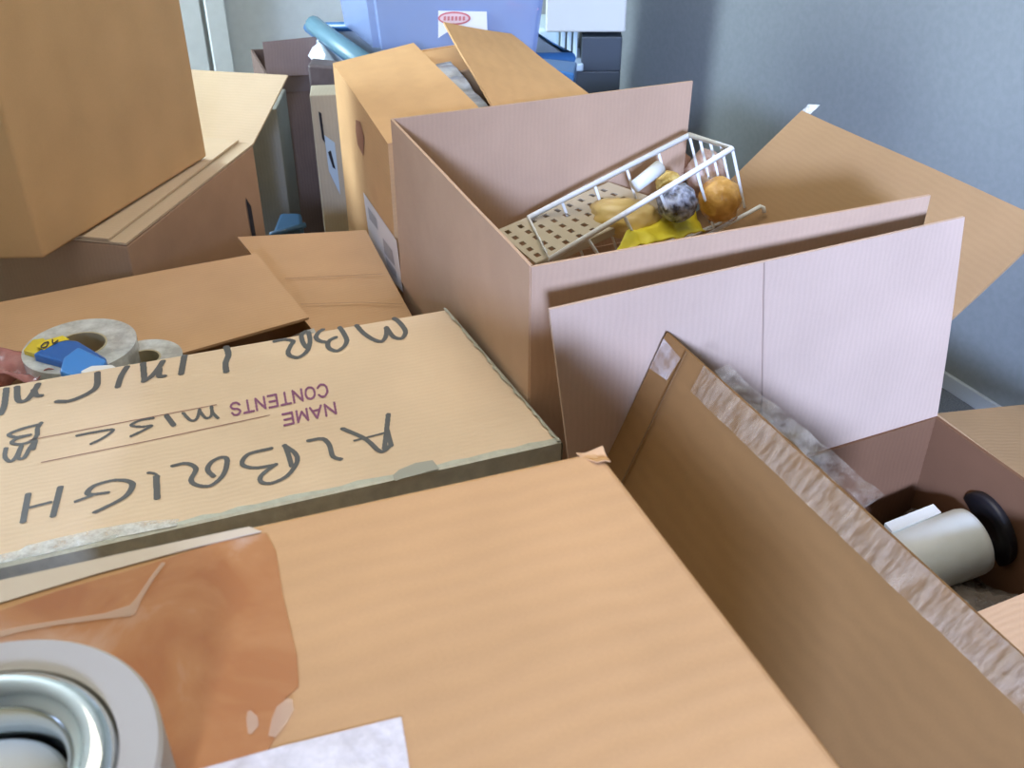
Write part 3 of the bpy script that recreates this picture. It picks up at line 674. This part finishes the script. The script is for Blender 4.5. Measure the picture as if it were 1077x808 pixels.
tag(obj('paper_sheet', sheet(ppq, 5, 5, .001, .01, 3, None, 12), flat('white_paper2', (.75, .78, .85), .6)), 'white paper sheet poking out beneath the teal tote handle', 'paper')

# ---- plastic totes -------------------------------------------------------------------
def tote(name, q, z0, z1, lab, mb_, mr, taper=.90, rimr=.014):
    base_c = sum(q, Vector())/4
    o = thing(name, at(base_c, z0), lab, 'tote')
    bm = bmesh.new(); n = 6
    def rq(k, z): return [V((base_c + (p-base_c)*k).x, (base_c + (p-base_c)*k).y, z) for p in q]
    lo = [bm.verts.new(p) for p in rq(taper, z0)]; hi = [bm.verts.new(p) for p in rq(1, z1)]
    hin = [bm.verts.new(p) for p in rq(.985, z1)]; lin = [bm.verts.new(p) for p in rq(taper*.985, z0+.006)]
    bm.faces.new(lo); bm.faces.new(lin)
    for i in range(4):
        j = (i+1) % 4
        bm.faces.new((lo[i], lo[j], hi[j], hi[i])); bm.faces.new((hi[i], hi[j], hin[j], hin[i])); bm.faces.new((hin[i], hin[j], lin[j], lin[i]))
    bmesh.ops.bevel(bm, geom=[e for e in bm.edges if abs(e.verts[0].co.z - e.verts[1].co.z) > .05], offset=.02, segments=4, affect='EDGES')
    obj('tote_body', bm, mb_, o)
    rp = rq(1.01, z1)
    obj('rim', tube(rp + [rp[0]], rimr, 8), mr, o, True)
    return o
M_teal = flat('teal_plastic', (.10, .22, .28), .35); M_cl = flat('cloudy_pale_plastic', (.50, .58, .64), .25, alpha=.8)
M_bl = flat('translucent_blue_plastic', (.32, .42, .66), .2, alpha=.62); M_dkb = flat('deep_blue_plastic', (.04, .14, .32), .3)
tl = [V(-.59, 3.0, 0), V(-.41, 2.64, 0), V(.155, 2.68, 0), V(.02, 3.05, 0)]
sup = thing('cardboard_box', V(-.2, 2.85, 0), 'box under the pale tote behind the orange-tan box', CB)
obj('box_body', prism([V(-.50, 2.98, 0), V(-.36, 2.68, 0), V(.10, 2.72, 0), V(0, 3.0, 0)], 0, .46, .004), K_mid, sup)
tz = H - .70
lt = tote('plastic_tote', tl, .46, tz - .012, 'lower pale tote with teal rim under the blue tote', M_cl, M_dkb)
obj('handle', tube([P(330, 26, .69), P(345, 38, .69), P(398, 76, .69)], .025, 12), M_teal, lt, True)
obj('latch', prism([P(566, 66, .69), P(604, 72, .69), P(607, 60, .69), P(570, 56, .69)], tz - .05, tz - .002, .004), M_dkb, lt)
ul = P(394, 52, .70); ur = P(568, 61, .70)
dn_ = (ur - ul).normalized(); bk_ = Vector((-dn_.y, dn_.x, 0)); bk_ = bk_ if bk_.y > 0 else -bk_
bk_ = V(-.40, .90, 0); uq = [ul, ur, ur + bk_*.32, ul + bk_*.32]; cu_ = sum(uq, Vector())/4; uq = [V((cu_ + (p-cu_)*1.10).x, (cu_ + (p-cu_)*1.10).y, 0) for p in uq]
ut = tote('plastic_tote', uq, tz, tz + .26, 'upper translucent blue tote with oval red label', M_bl, M_teal)
n0 = (uq[0] - uq[1]).cross(V(0, 0, 1)).normalized(); n0 = n0 if n0.y < 0 else -n0
fz = ul + n0*.004; nn2 = (n0*1.0 + V(0, 0, -.09)).normalized(); 
def onU(px, py): return Q(px, py, fz, nn2)
def oval(cx, cy, rx, ry, k=.0):
    bm = bmesh.new(); bm.faces.new([bm.verts.new(onU(cx + rx*math.cos(t_), cy + ry*math.sin(t_)) + n0*k) for t_ in [i*math.pi/16 for i in range(32)]]); return bm
def rectU(pts, k=0.):
    bm = bmesh.new(); bm.faces.new([bm.verts.new(onU(*p) + n0*k) for p in pts]); return bm
M_pap = flat('white_sticker', (.82, .84, .84), .5)
obj('label', rectU([(461, 11), (512, 12), (513, 36), (494, 36), (470, 34), (461, 40)], .001), M_pap, ut, recalc=False)
tag(obj('logo', oval(478, 19, 17, 7, .002), flat('red_logo', (.62, .16, .18), .4), ut, recalc=False), 'red oval logo')
obj('logo', oval(478, 19, 15, 5.2, .003), flat('pink_logo', (.82, .62, .62), .4), ut, recalc=False)
sg = bmesh.new()
for k in range(6):
    x_0 = 467 + k*4
    sg.faces.new([sg.verts.new(onU(*p) + n0*.004) for p in ((x_0, 17), (x_0+2.4, 16.6), (x_0+2.4, 21), (x_0, 21.4))])
obj('logo_print', sg, flat('red_print', (.62, .2, .2), .4), ut, recalc=False)
tag(obj('paper_sheet', rectU([(424, 19), (452, 14), (455, 38), (428, 42)], -.012), M_pap), 'white paper pressed behind the front of the blue tote', 'paper')
tag(obj('pink_packet', rectU([(534, 2), (566, 10), (556, 26), (528, 14)], -.012), flat('pink_card', (.6, .35, .5), .5)), 'pink packet inside the right side of the blue tote', 'packet')

# ---- cabinet and things on it ------------------------------------------------------------
M_cab = flat('charcoal_laminate', (.055, .068, .085), .45)
cb_ = thing('cabinet', V(.28, 3.6, 0), 'charcoal cabinet with a stepped top by the far corner', 'cabinet')
Yc = 3.4
obj('lower_body', prism([V(.165, Yc, 0), V(.366, Yc, 0), V(.385, Yc+.45, 0), V(.19, Yc+.45, 0)], 0, .60, .004), M_cab, cb_)
obj('upper_body', prism([V(.232, Yc, 0), V(.366, Yc, 0), V(.385, Yc+.45, 0), V(.25, Yc+.45, 0)], .60, .713, .004), M_cab, cb_)
tag(obj('white_tray', prism([V(.17, Yc-.01, 0), V(.24, Yc-.01, 0), V(.24, Yc+.2, 0), V(.17, Yc+.2, 0)], .602, .628, .005), flat('white_tray_plastic', (.5, .62, .72), .3)), 'small white tray on the lower step of the charcoal cabinet', 'tray')
wbk = thing('white_bin', V(.15, 3.62, 0), 'white ribbed bin left of the charcoal cabinet', 'bin')
obj('bin_body', prism([V(.085, Yc+.08, 0), V(.16, Yc+.08, 0), V(.16, Yc+.3, 0), V(.085, Yc+.3, 0)], 0, .72, .01), flat('pale_cyan_plastic', (.55, .68, .70), .4), wbk)
obj('bin_body', join(*[prism([V(.165 + k*.021, Yc+.06, 0), V(.18 + k*.021, Yc+.06, 0), V(.18 + k*.021, Yc+.16, 0), V(.165 + k*.021, Yc+.16, 0)], .63, .725, .003) for k in range(3)]), flat('pale_cyan_plastic2', (.58, .70, .72), .4), wbk)
crm = thing('white_box', V(.25, 3.6, .73), 'cream white box resting on top of the charcoal cabinet', 'box')
obj('box_body', prism([V(.11, Yc, 0), V(.375, Yc, 0), V(.40, Yc+.4, 0), V(.135, Yc+.4, 0)], .728, 1.05, .006), flat('cream_board', (.66, .66, .60), .6), crm)
